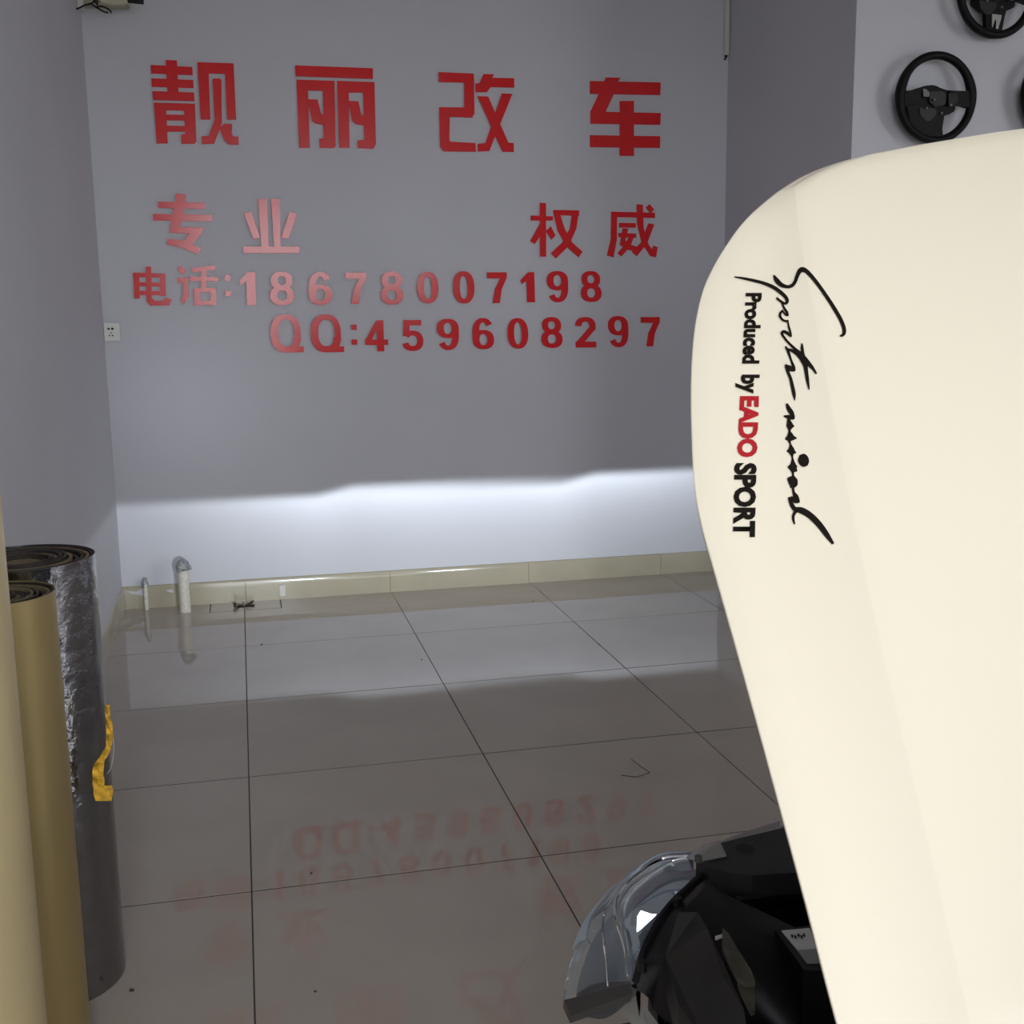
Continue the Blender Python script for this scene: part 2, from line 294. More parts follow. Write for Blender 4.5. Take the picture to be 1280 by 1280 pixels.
def loop(cx, cy, rx, ry, n=28, p=2.3, a0=0, a1=360):
    out = []
    for k in range(n):
        t = math.radians(a0+(a1-a0)*k/(n if a1-a0 == 360 else n-1)); c, s = math.cos(t), math.sin(t)
        out.append((cx+rx*math.copysign(abs(c)**(2/p), c), cy+ry*math.copysign(abs(s)**(2/p), s)))
    return out
def digit_shapes(ch):
    """polygons / rings in a unit box, y down"""
    P, Rg, S = [], [], []
    if ch == '0': Rg.append((loop(.5, .5, .5, .5), loop(.5, .5, .19, .36)))
    elif ch == '8':
        Rg.append((loop(.5, .27, .45, .27), loop(.5, .265, .17, .13))); Rg.append((loop(.5, .715, .5, .285), loop(.5, .71, .2, .15)))
    elif ch in '69':
        Rg.append((loop(.5, .69, .5, .31), loop(.5, .69, .19, .18)))
        o = loop(.5, .5, .5, .5, 26, a0=180, a1=325); i = loop(.5, .5, .2, .36, 26, a0=180, a1=322)
        P.append(o+i[::-1]); P.append([(0, .49), (.3, .49), (.3, .72), (0, .72)])
        if ch == '9':
            P = [[(1-x, 1-y) for x, y in p] for p in P]; Rg = [([(1-x, 1-y) for x, y in a], [(1-x, 1-y) for x, y in b]) for a, b in Rg]
    elif ch == '1': P.append([(0, .27), (.56, 0), (1, 0), (1, 1), (.44, 1), (.44, .28), (.08, .40)])
    elif ch == '7': P.append([(0, 0), (1, 0), (1, .17), (.72, .55), (.60, 1), (.25, 1), (.38, .55), (.66, .2), (0, .2)])
    elif ch == '4':
        P.append([(.55, 0), (.82, 0), (.82, 1), (.52, 1), (.52, .2)]); P.append([(0, .62), (1, .62), (1, .80), (0, .80)]); P.append([(.52, 0), (.58, .22), (.27, .66), (0, .66)])
    elif ch == '5':
        P.append([(.08, 0), (.92, 0), (.92, .17), (.08, .17)]); P.append([(.08, 0), (.36, 0), (.32, .52), (.02, .52)])
        o = loop(.48, .67, .52, .33, 26, a0=-145, a1=165); i = loop(.48, .67, .22, .17, 26, a0=-150, a1=165); P.append(o+i[::-1])
    elif ch == '2':
        o = loop(.5, .30, .5, .30, 20, a0=-180, a1=25); i = loop(.5, .30, .2, .15, 20, a0=-180, a1=20); P.append(o+i[::-1])
        P.append([(.95, .42), (.68, .34), (.0, .85), (.0, 1), (.42, .82)]); P.append([(0, .81), (1, .81), (1, 1), (0, 1)])
    elif ch == 'Q':
        Rg.append((loop(.46, .5, .46, .5, p=2.4), loop(.48, .49, .25, .35, p=2.4))); P.append([(.45, .86), (1, .84), (1, .99), (.45, 1)]); P.append([(.70, .6), (.93, .62), (.86, .86), (.66, .9)])
    elif ch == ':': P.append([(0, 0), (.9, 0), (.9, .27), (0, .27)]); P.append([(.08, .74), (1, .74), (1, 1), (.08, 1)])
    return P, Rg
def digit(ch, tr, x0, y0, x1, y1, label, name='wall_digit'):
    P, Rg = digit_shapes(ch); b_ = bmesh.new()
    if ch == ':':
        o0 = tr((x0, y1)); p0 = at_y(*o0, WALL_Y); t = thing(name, label, 'wall letter', tuple(p0), 'red acrylic characters on the back wall')
        for p in P:
            b_ = bmesh.new(); wall_poly(b_, [tr((x0+(x1-x0)*u, y0+(y1-y0)*v)) for u, v in p]); obj('colon_dot', b_, M_RED, t)
        return t
    sl = 0.03*(y1-y0)                                             # the lettering leans with the wall seen at an angle
    f = lambda u, v: tr((x0+(x1-x0)*u+sl*(v-.5), y0+(y1-y0)*v))
    for p in P: wall_poly(b_, [f(*q) for q in p])
    for kk, (a, b) in enumerate(Rg):
        dl = 0.0022+0.00015*kk
        add_ring(b_, [at_y(*f(*q), WALL_Y-LD-dl) for q in a], [at_y(*f(*q), WALL_Y-LD-dl) for q in b], np.array([0, LD*0.8, 0]))
    return tag(obj(name, b_, M_RED), label, 'wall letter', 'red acrylic characters on the back wall')
ORD = ['first', 'second', 'third', 'fourth', 'fifth', 'sixth', 'seventh', 'eighth', 'ninth', 'tenth', 'eleventh']
digit(':', C3, 478, 124, 507, 220, 'red colon between character 话 and the phone number', 'wall_colon')
L1 = [('1', C3, 545, 110, 620, 262), ('8', C3, 685, 108, 796, 262), ('6', C3, 862, 110, 970, 260), ('7', C3, 1032, 112, 1127, 256), ('8', C3, 1192, 107, 1294, 259),
      ('0', C4, 133, 95, 218, 222), ('0', C4, 277, 93, 362, 222), ('7', C4, 415, 97, 493, 220), ('1', C4, 547, 97, 603, 217), ('9', C4, 653, 92, 737, 217), ('8', C4, 788, 92, 870, 216)]
for k, a in enumerate(L1): digit(*a, 'red digit %s, %s digit of the phone number line' % (a[0], ORD[k]))
digit('Q', C3, 688, 303, 838, 478, 'thin red letter Q, first of the pair on the bottom line', 'wall_letter')
digit('Q', C3, 872, 303, 1022, 477, 'thin red letter Q next to the bottom line colon', 'wall_letter')
digit(':', C3, 1057, 350, 1085, 442, 'red colon after the two letters Q', 'wall_colon')
L2 = [('4', C3, 1120, 330, 1225, 472), ('5', C4, 75, 288, 157, 412), ('9', C4, 213, 283, 300, 408), ('6', C4, 355, 280, 440, 405), ('0', C4, 495, 280, 577, 403),
      ('8', C4, 630, 276, 714, 400), ('2', C4, 767, 276, 848, 398), ('9', C4, 898, 272, 978, 397), ('7', C4, 1030, 276, 1105, 393)]
for k, a in enumerate(L2): digit(*a, 'red digit %s, %s digit of the bottom line after QQ' % (a[0], ORD[k]))

# ------------------------------------------------------------------ car: raised bonnet, headlights, engine bay
car = thing('car', 'cream white car with raised bonnet facing the lettered wall', 'car', (1.14, 0.7, 0))
HX, HY0, HZ0, PHI = 1.14, 0.691, 1.001, math.radians(49.6)
HS = np.array([0, math.cos(PHI), math.sin(PHI)]); HN = np.array([0, -math.sin(PHI), math.cos(PHI)]); HO = np.array([0, HY0, HZ0])
def hood_plane(x, y, off=0.0):
    d = ray(x, y); t = ((HO+HN*off-CAM)@HN)/(d@HN); p = CAM+d*t; return p[0], (p-HO)@HS
outl_px = [(1044,1271),(1010,1140),(972,1000),(929,855),(886,702),(875,657),(868,610),(865,560),(863.5,505),(864.5,452),(869,405),(878,365),(890,337),(905,311),(924,284),(945,262),(970,241),(1000,222),(1030,209),(1063,199.5),(1120,188),(1180,178),(1230,170),(1280,163)]
crease_px = [(1214,1280),(1149,1000),(1105,820),(1070,659),(1050,560),(1031,457),(1009,344),(997,275),(991,232)]
KC, RB = 0.36, 0.030
def a_left(s): return float(np.interp(s, OSS, OA))
def a_crease(s):
    if s < CRS[0]: return CRA[0]+(s-CRS[0])*(CRA[2]-CRA[0])/(CRS[2]-CRS[0])
    return float(np.interp(s, CRS, CRA))
def hood_off(a, s):
    am = a if a <= HX else 2*HX-a
    ac = max(a_crease(s), a_left(s)+0.02); x = max(ac-am, 0.0); wd = max(ac-a_left(s), 0.05)
    o = -KC*(x-x*x/(1.9*wd)) - 0.05*(am-HX)**2 - 0.05*(s-0.4)**2
    d = math.sqrt(((BORDER-np.array([a, s]))**2).sum(1).min())
    if d < RB: u = 1-d/RB; o -= 0.005*u*u
    return o
offs = [0.0]*len(outl_px); coffs = [0.0]*len(crease_px)
for it in range(8):                                               # the outline lies on the curved skin, so settle both together
    cr = sorted([hood_plane(*p, o_)[::-1] for p, o_ in zip(crease_px, coffs)]); CRS, CRA = [c[0] for c in cr], [c[1] for c in cr]
    a_prev = 0; ol2 = []; raw = [hood_plane(*p, o_) for p, o_ in zip(outl_px, offs)]
    for a, s in raw:
        a = max(a, a_prev+0.0004); a_prev = a; ol2.append((a, s))
    sl = (ol2[-1][1]-ol2[-4][1])/(ol2[-1][0]-ol2[-4][0]); aE, sE = ol2[-1]
    for k in range(1, 9):
        t = k/8; ol2.append((aE+(HX-aE)*t, sE+sl*(HX-aE)*(t-t*t/2)))
    ol2 = [(ol2[0][0]+0.012, -0.16), (ol2[0][0]+0.002, -0.12)] + ol2
    OUT = catmull(ol2, 5)
    OUT = [p for i, p in enumerate(OUT) if i == 0 or p[1] > OUT[i-1][1]+1e-6 or i == len(OUT)-1]
    OA = np.array([p[0] for p in OUT]); OSS = np.array([p[1] for p in OUT])
    BORDER = np.stack([np.concatenate([OA, 2*HX-OA]), np.concatenate([OSS, OSS])], 1)
    offs = [0.5*o_+0.5*hood_off(*r) for o_, r in zip(offs, raw)]; coffs = [0.5*o_+0.5*hood_off(*hood_plane(*p, o_)) for p, o_ in zip(crease_px, coffs)]
def hood_pt(a, s, extra=0.0): return np.array([a, HY0, HZ0]) + HS*s + HN*(hood_off(a, s)+extra)
def px_hood(x, y, extra=0.0):
    off = 0.0
    for _ in range(6):
        a, s = hood_plane(x, y, off); off = hood_off(a, s)+extra
    return np.array([a, HY0, HZ0])+HS*s+HN*off
bm = bmesh.new(); grid = []
NL, NC = 14, 26
for i in range(len(OUT)):
    s = OSS[i]; aL = OA[i]; ac = min(max(a_crease(s), aL+0.02), HX-0.0); ac = min(ac, HX-1e-4) if aL < HX-0.03 else aL+(HX-aL)*0.5
    half = [aL+(ac-aL)*(0.5-0.5*math.cos(math.pi*k/NL)) for k in range(NL)] + [ac+(HX-ac)*k/NC for k in range(NC+1)]
    allc = half + [2*HX-v for v in half[-2::-1]]
    grid.append([bm.verts.new(tuple(hood_pt(a, s))) for a in allc])
for A, B in zip(grid, grid[1:]):
    for k in range(len(A)-1): bm.faces.new((A[k], A[k+1], B[k+1], B[k]))
bmesh.ops.remove_doubles(bm, verts=bm.verts, dist=1e-5)
hood = obj('bonnet', bm, M_HOOD, car)
for p in hood.data.polygons: p.use_smooth = True
sm = hood.modifiers.new('thickness', 'SOLIDIFY'); sm.thickness = 0.014; sm.offset = -1 if hood.data.polygons[0].normal.dot(Vector(HN)) > 0 else 1
hood['label'] = 'raised cream white bonnet with black and red lettering'
# -- lettering on the bonnet
C8, CA, CB, CC = crop(860, 310, 0.3048), crop(910, 325, 0.125), crop(950, 430, 0.078125), crop(960, 490, 0.15625)
def decal_poly_px(bm, pts, closed_fill=True):
    v = [bm.verts.new(tuple(px_hood(x, y, 0.0012))) for x, y in pts]; bm.faces.new(v)
def decal_stroke(bm, tr, pts, wds, n=4):
    wds = [w_*1.18+2 for w_ in wds]
    L, R_ = stroke2d(pts, wds, n)
    a = [bm.verts.new(tuple(px_hood(*tr(p), 0.0012))) for p in L]; b = [bm.verts.new(tuple(px_hood(*tr(p), 0.0012))) for p in R_]
    for i in range(len(a)-1): bm.faces.new((a[i], a[i+1], b[i+1], b[i]))
def decal_word(text, x_b0, x_b1, x_t0, x_t1, y0, y1, m, bold):
    cu = bpy.data.curves.new('word', 'FONT'); cu.body = text; cu.offset = bold; cu.resolution_u = 3
    to = bpy.data.objects.new('word', cu); COL.objects.link(to); bpy.context.view_layer.update()
    me = bpy.data.meshes.new_from_object(to.evaluated_get(bpy.context.evaluated_depsgraph_get())); bpy.data.objects.remove(to)
    xs = [v.co.x for v in me.vertices]; xa, xb = min(xs), max(xs); cap = 0.729+bold
    for v in me.vertices:
        t = (v.co.x-xa)/(xb-xa); u = v.co.y/cap
        px = (x_b0+(x_b1-x_b0)*t)*(1-u)+(x_t0+(x_t1-x_t0)*t)*u; py = y0+(y1-y0)*t
        v.co = Vector(px_hood(*C8((px, py)), 0.0012))
    me.materials.clear()
    return obj('lettering', me, m, hood)
decal_word('Produced', 241, 226, 307, 297, 184, 474, M_DECAL, 0.045)
decal_word('by', 223, 220, 299, 296, 519, 597, M_DECAL, 0.045)
decal_word('EADO', 219, 206, 296, 288, 607, 858, M_DECALR, 0.05)
decal_word('SPORT', 197, 190, 287, 280, 881, 1186, M_DECAL, 0.05)
bm = bmesh.new()
decal_stroke(bm, CA, [(458,150),(485,200),(530,245),(590,266),(640,255),(672,215),(690,165),(715,112),(745,95),(790,115),(860,190),(950,310),(1050,460),(1120,580),(1158,670),(1162,730),(1140,755),(1118,755)], [10,38,36,26,28,28,30,38,42,34,30,28,30,30,30,28,20,8])
decal_stroke(bm, CA, [(62,167),(150,182),(260,205),(370,235),(460,275),(530,325),(580,375),(592,415),(570,435),(525,410),(485,378)], [6,18,24,26,30,30,28,26,20,18,16])
decal_stroke(bm, CA, [(500,385),(540,430),(562,480),(590,525),(600,555),(575,545),(545,510)], [12,14,18,22,10,14,12])
decal_stroke(bm, CA, [(552,500),(525,530),(522,565),(550,600),(585,612),(602,600)], [12,20,20,18,18,10])
decal_stroke(bm, CA, [(596,598),(605,650),(620,710),(632,765),(600,735),(560,715),(540,730),(555,765),(600,820),(660,880),(730,950),(800,1030),(850,1085),(885,1138)], [10,14,18,12,24,24,22,18,18,22,42,40,24,12])
decal_stroke(bm, CA, [(578,860),(590,890),(640,905),(700,945),(750,1000),(775,1060),(785,1130),(795,1200),(812,1295)], [10,20,24,30,44,36,30,26,8])
decal_stroke(bm, CA, [(740,832),(742,880),(748,930),(765,985)], [8,24,24,20])
decal_stroke(bm, CB, [(418,40),(455,130),(500,260),(540,370),(555,425),(500,400),(440,370),(408,325)], [14,34,26,40,20,70,70,14])
decal_stroke(bm, CB, [(410,340),(440,430),(490,550),(520,680),(545,800),(557,905)], [20,36,40,46,46,8])
decal_stroke(bm, CC, [(150,92),(165,130),(190,170),(205,212),(170,200),(125,193)], [12,28,30,14,26,8])
decal_stroke(bm, CC, [(165,205),(168,235),(175,272),(172,310),(178,345),(180,375)], [10,26,44,14,40,48])
decal_stroke(bm, CC, [(175,272),(195,272),(210,272)], [50,26,6])
decal_stroke(bm, CC, [(140,376),(180,365),(230,370)], [12,44,6])
decal_stroke(bm, CC, [(168,385),(180,420),(188,470),(195,520),(200,570),(200,600),(200,650),(202,690)], [20,12,44,10,30,56,12,30])
decal_stroke(bm, CC, [(152,475),(185,470),(224,488)], [10,36,8])
decal_stroke(bm, CC, [(160,600),(195,605),(232,634)], [12,50,10])
decal_stroke(bm, CC, [(162,720),(180,715),(200,720),(220,722),(238,722)], [40,68,84,68,30])
decal_stroke(bm, CC, [(200,755),(205,800),(225,840),(250,880),(215,868),(180,840)], [18,16,34,8,34,16])
decal_stroke(bm, CC, [(168,840),(185,890),(215,935),(270,948),(340,990),(410,1060),(470,1140),(522,1215)], [12,24,30,42,42,40,34,16])
decal_stroke(bm, CC, [(225,950),(205,985),(203,1020),(214,1058)], [22,18,16,8])
decal_stroke(bm, CC, [(270,498),(278,520),(285,547),(295,575),(303,594)], [28,62,72,60,24])
obj('lettering', bm, M_DECAL, hood)['label'] = 'black handwritten script lettering'

# -- headlights (the left one is in view; the right one stands behind the bonnet)
def loft(curves, nu=5, nv=5):
    C = [catmull(c, nu) for c in curves]; n = len(C[0]); rows_ = [catmull([c[i] for c in C], nv) for i in range(n)]
    b_ = bmesh.new(); V = [[b_.verts.new(tuple(p)) for p in r] for r in rows_]
    for A, B in zip(V, V[1:]):
        for k in range(len(A)-1): b_.faces.new((A[k], A[k+1], B[k+1], B[k]))
    return b_
def z3(L): return [at_z(x, y, z) for x, y, z in L]
rim = z3([(791,1232,.70),(797,1212,.715),(803,1190,.73),(812,1172,.74),(826,1148,.755),(840,1131,.765),(852,1120,.77),(864,1108,.775),(874,1097,.78)])
mid = z3([(786,1226,.655),(781,1190,.68),(772,1160,.70),(769,1132,.71),(781,1111,.715),(798,1096,.72),(815,1084,.725),(833,1077,.73),(860,1075,.74)])
out = z3([(706,1252,.50),(709,1218,.53),(717,1190,.56),(729,1160,.60),(748,1134,.63),(772,1110,.65),(800,1086,.67),(829,1073,.69),(866,1074,.715)])
low = [p+np.array([0.001*k, -0.001*k, -0.003-0.010*k]) for k, p in enumerate(out)]; back = [p+np.array([0.03, 0.0, -0.22]) for p in rim]
hl = bpy.data.objects.new('headlight', None); COL.objects.link(hl); hl.location = tuple(rim[3]); hl.parent = car
hl.matrix_world = Matrix.Translation(tuple(rim[3])); hl.matrix_parent_inverse = car.matrix_world.inverted(); hl.location = tuple(rim[3])
bpy.context.view_layer.update()
hl['label'] = 'clear headlight with chrome reflector at the car corner'
def sub(name, b_, m, sm_=True):
    o = obj(name, b_, m, hl)
    return smooth(o, 45) if sm_ else o
sub('lens', loft([rim, [(a*.5+b*.5)+np.array([-.006, .006, .012]) for a, b in zip(rim, mid)], mid, [(a*.5+b*.5)+np.array([0, 0, .012]) for a, b in zip(mid, out)], out, low]), M_LENS)
ins = lambda L, dx, dy, dz: [p+np.array([dx, dy, dz]) for p in L]
sub('reflector', loft([ins(rim, .004, 0, -.012), ins([(a*.55+b*.45) for a, b in zip(rim, mid)], .01, -.006, -.045), ins(mid, .012, -.012, -.02)]), M_CHROME)
sub('bezel', loft([ins(mid, .010, -.010, -.012), ins([(a*.5+b*.5) for a, b in zip(mid, out)], .012, -.012, -.035), ins(out, .012, -.014, -.012)]), mat('grey_bezel', (0.22, 0.23, 0.25), 0.3, metal=0.5))
k3 = slice(2, 9)
sub('edge_highlight', loft([[p+np.array([-.002, .002, .004]) for p in out[k3]], [a*.82+b*.18+np.array([-.001, .001, .010]) for a, b in zip(out[k3], mid[k3])], [a*.66+b*.34+np.array([0, 0, .008]) for a, b in zip(out[k3], mid[k3])]]), M_EDGE)  # added strip whose colour paints the bright band along the lens
# chrome facets added as highlights, tilted to mirror the sky behind
def facet(name, px, ctr, nrm, m, th=.003):
    nrm = np.array(nrm)/np.linalg.norm(nrm); c0 = at_z(*ctr); b_ = bmesh.new(); P = []
    for x, y in px:
        d = ray(x, y); P.append(CAM+d*(((c0-CAM)@nrm)/(d@nrm)))
    add_prism(b_, P, -nrm*th); return sub(name, b_, m, False)
trf = crop(695, 1060, 0.1718)
facet('highlight_facet', [trf(p) for p in ((588,600),(592,500),(618,455),(690,480),(765,482),(700,580),(655,680),(612,700))], (806,1163,.738), (-.20, -.80, .52), M_CHROME)
facet('highlight_facet', [trf(p) for p in ((770,470),(880,345),(930,330),(900,370),(800,480))], (838,1130,.758), (-.22, -.78, .55), M_CHROME)
facet('highlight_facet', [trf(p) for p in ((560,980),(585,920),(625,890),(615,940),(590,985))], (797,1221,.70), (-.25, -.80, .5), M_CHROME)
for frac, dz, rr in ((0.0, .006, .0022), (0.30, .012, .0014), (-0.30, .002, .0016)):  # thin chrome tubes added to draw bright highlight lines
    L = [(a*(1-abs(frac))+b*abs(frac))+np.array([0, 0, dz]) for a, b in zip(mid, rim if frac > 0 else out)]
    bm = bmesh.new(); add_tube(bm, [tuple(p) for p in catmull(L, 4)], rr, 6); sub('highlight_trim', bm, M_CHROME)
# dark flange along the lens foot
bm = bmesh.new(); fl = z3([(705,1250,.53),(714,1270,.53),(791,1241,.69),(787,1229,.69)])
add_prism(bm, fl, np.array([0.004, 0.02, -0.025])); sub('lens_flange', bm, mat('smoked_flange', (0.03, 0.028, 0.03), 0.35), False)
# black back housing
hb = z3([(793,1236,.70),(799,1212,.722),(805,1190,.737),(814,1171,.747),(828,1147,.762),(842,1130,.772),(854,1119,.777),(866,1107,.782),(878,1097,.785)])
hin = z3([(830,1275,.66),(838,1240,.70),(846,1215,.73),(852,1192,.75),(860,1170,.765),(868,1152,.775),(878,1140,.78),(890,1128,.785),(900,1115,.785)])
hbk = [p+np.array([0.10, -0.10, -0.05]) for p in hin]; hbk2 = [p+np.array([0.12, -0.06, -0.28]) for p in hin]
sub('back_housing', loft([hb, [(a+b)/2+np.array([0, 0, .008]) for a, b in zip(hb, hin)], hin, hbk, hbk2], 3, 3), M_BLACK)
bm = bmesh.new(); add_tube(bm, [tuple(p+np.array([0, 0, .003])) for p in catmull(hb, 3)], 0.005, 6); sub('rim_seal', bm, M_BLACK)
for q in ((847, 1126, .782), (803, 1206, .735)):
    p = at_z(*q); bm = bmesh.new(); add_tube(bm, [p-np.array([0, 0, .008]), p+np.array([0, 0, .005])], 0.006, 10); sub('clip', bm, M_BLACK)
def plate(name, pts, thick, m, parent, off=None):
    b_ = bmesh.new(); add_prism(b_, [at_z(*p) for p in pts], np.array([0, 0, -thick]) if off is None else np.array(off))
    return obj(name, b_, m, parent)
sub_cover = plate('bulb_cover', [(848,1140,.80),(872,1140,.805),(884,1160,.805),(905,1205,.79),(930,1262,.76),(936,1300,.74),(880,1300,.72),(848,1255,.735),(832,1195,.755)], 0.05, M_BLACK2, hl)
# right-hand headlight, simplified by mirroring the same shell
hr = bpy.data.objects.new('headlight', None); COL.objects.link(hr); hr.parent = car; hr.location = (2*HX-float(rim[3][0]), float(rim[3][1]), float(rim[3][2]))
hr.matrix_parent_inverse = car.matrix_world.inverted()
bpy.context.view_layer.update()
def mirror_copy(o, parent):
    b_ = bmesh.new(); b_.from_mesh(o.data)
    for v in b_.verts: v.co.x = 2*HX-v.co.x
    return smooth(obj(o.name.split('.')[0], b_, o.data.materials[0], parent), 45)
for o in [c for c in hl.children]: mirror_copy(o, hr)

# -- low-beam lamps: emission pattern of a dipped headlamp (sharp cut-off with a step)
def lamp(loc, z_low, z_high, xk, power, stray=0.0):
    L = bpy.data.lights.new('headlamp_beam', 'SPOT'); L.spot_size = math.radians(120); L.spot_blend = 0.3; L.shadow_soft_size = 0.02; L.energy = power
    L.color = (0.84, 0.935, 1.0); L.use_nodes = True; nt = L.node_tree; em = nt.nodes['Emission']
    N = nt.nodes.new; lk = nt.links.new
    tc = N('ShaderNodeTexCoord'); sp = N('ShaderNodeSeparateXYZ'); lk(tc.outputs['Normal'], sp.inputs[0])
    def math_(op, a, b=None, c=None, clamp=False):
        n = N('ShaderNodeMath'); n.operation = op; n.use_clamp = clamp
        for i, v in enumerate((a, b, c)):
            if v is None: continue
            if isinstance(v, (int, float)): n.inputs[i].default_value = v
            else: lk(v, n.inputs[i])
        return n.outputs[0]
    D = WALL_Y-loc[1]
    nz = math_('ABSOLUTE', sp.outputs[2])
    a = math_('DIVIDE', sp.outputs[0], nz); e = math_('DIVIDE', sp.outputs[1], nz)      # tangents right / up
    st = math_('SMOOTH_MIN', 1.0, math_('MAXIMUM', math_('MULTIPLY_ADD', a, D/0.20, 0.5-xk/0.20), 0.0), 0.05)
    cut = math_('MULTIPLY_ADD', st, (z_high-z_low)/D, (z_low-loc[2])/D)
    dd = math_('SUBTRACT', cut, e)                                                     # >0 below the cut-off
    mr = N('ShaderNodeMapRange'); mr.interpolation_type = 'SMOOTHSTEP'; lk(dd, mr.inputs[0]); mr.inputs[1].default_value = -0.004; mr.inputs[2].default_value = 0.010
    dp = math_('MAXIMUM', dd, 0.0)
    hot = math_('MULTIPLY', math_('EXPONENT', math_('MULTIPLY', dp, -1/0.030)), math_('EXPONENT', math_('MULTIPLY', math_('POWER', math_('ABSOLUTE', math_('SUBTRACT', a, 0.045)), 2.0), -1/0.030)))
    wide = math_('MULTIPLY', math_('EXPONENT', math_('MULTIPLY', dp, -1/0.22)), math_('EXPONENT', math_('MULTIPLY', math_('POWER', math_('ABSOLUTE', a), 2.0), -1/0.12)))
    near = math_('EXPONENT', math_('MULTIPLY', math_('MAXIMUM', math_('SUBTRACT', dp, 0.16), 0.0), -1/0.02))
    s = math_('MULTIPLY', math_('MULTIPLY', math_('MULTIPLY_ADD', hot, 1.55, math_('MULTIPLY', wide, 0.80)), mr.outputs[0]), near)
    if stray:                                                        # soft stray glow added above the cut-off to lift the wall
        g1 = math_('EXPONENT', math_('MULTIPLY', math_('POWER', math_('ABSOLUTE', math_('ADD', a, 0.16)), 2.0), -1/0.009))
        g2 = math_('EXPONENT', math_('MULTIPLY', math_('POWER', math_('ABSOLUTE', math_('SUBTRACT', e, 0.10)), 2.0), -1/0.010))
        s = math_('MULTIPLY_ADD', math_('MULTIPLY', g1, g2), stray, s)
    lk(s, em.inputs['Strength'])
    o = bpy.data.objects.new('headlamp_beam', L); COL.objects.link(o); o.location = loc; o.rotation_euler = (math.pi/2, 0, 0)
    return o
lamp((0.47, 1.72, 0.655), 0.570, 0.613, 0.0, 540, 0.15)
lamp((1.85, 1.72, 0.655), 0.575, 0.622, 0.0, 540)

# -- cabin and body sides, running back past the camera's right
def body_loft(name, secs, m, parent=car):
    b_ = bmesh.new(); V = [[b_.verts.new(p) for p in sct] for sct in secs]
    for A, B in zip(V, V[1:]):
        for k in range(len(A)): b_.faces.new((A[k], A[(k+1) % len(A)], B[(k+1) % len(A)], B[k]))
    b_.faces.new(V[0]); b_.faces.new(V[-1][::-1])
    return smooth(obj(name, b_, m, parent), 35)
def sect(y, hw, z0, z1, inset=.06): return [(HX-hw, y, z0+.1), (HX-hw+.04, y, z0), (HX+hw-.04, y, z0), (HX+hw, y, z0+.1), (HX+hw, y, z1-.15), (HX+hw-inset, y, z1), (HX-hw+inset, y, z1), (HX-hw, y, z1-.15)]
body_loft('body', [sect(.28, .74, .25, .93), sect(.1, .77, .22, .95), sect(-1.0, .78, .2, .96), sect(-2.6, .78, .22, .96), sect(-3.2, .70, .35, .92)], M_HOOD)
M_GLASS = mat('dark_window_glass', (.012, .015, .016), .05, spec=.6)
roof = [(.16, .955, .70), (-.62, 1.43, .56), (-1.2, 1.47, .56), (-2.0, 1.43, .56), (-2.9, .965, .66)]
body_loft('windows', [[(HX-w_, y, z-.015), (HX+w_, y, z-.015), (HX+.70, y, .94), (HX-.70, y, .94)] for y, z, w_ in roof], M_GLASS)
body_loft('roof', [[(HX-w_-.01, y, z-.025), (HX+w_+.01, y, z-.025), (HX+w_-.03, y, z+.012), (HX-w_+.03, y, z+.012)] for y, z, w_ in roof[1:4]], M_HOOD)
for s_ in (-1, 1):
    bm = bmesh.new(); add_tube(bm, [(HX+s_*.705, .20, .94), (HX+s_*.63, -.22, 1.22), (HX+s_*.565, -.64, 1.435)], .035, 8); smooth(obj('windscreen_pillar', bm, M_HOOD, car))
    bm = bmesh.new(); add_tube(bm, [(HX+s_*.565, -1.98, 1.42), (HX+s_*.66, -2.92, .955)], .05, 8); smooth(obj('rear_pillar', bm, M_HOOD, car))
    bm = bmesh.new(); add_tube(bm, [(HX+s_*.58, -1.15, 1.44), (HX+s_*.715, -1.15, .95)], .03, 8); smooth(obj('door_pillar', bm, M_BLACK, car))
box('cowl', (HX-.66, .28, .86), (HX+.66, .56, .93), M_BLACK2, car, .02)
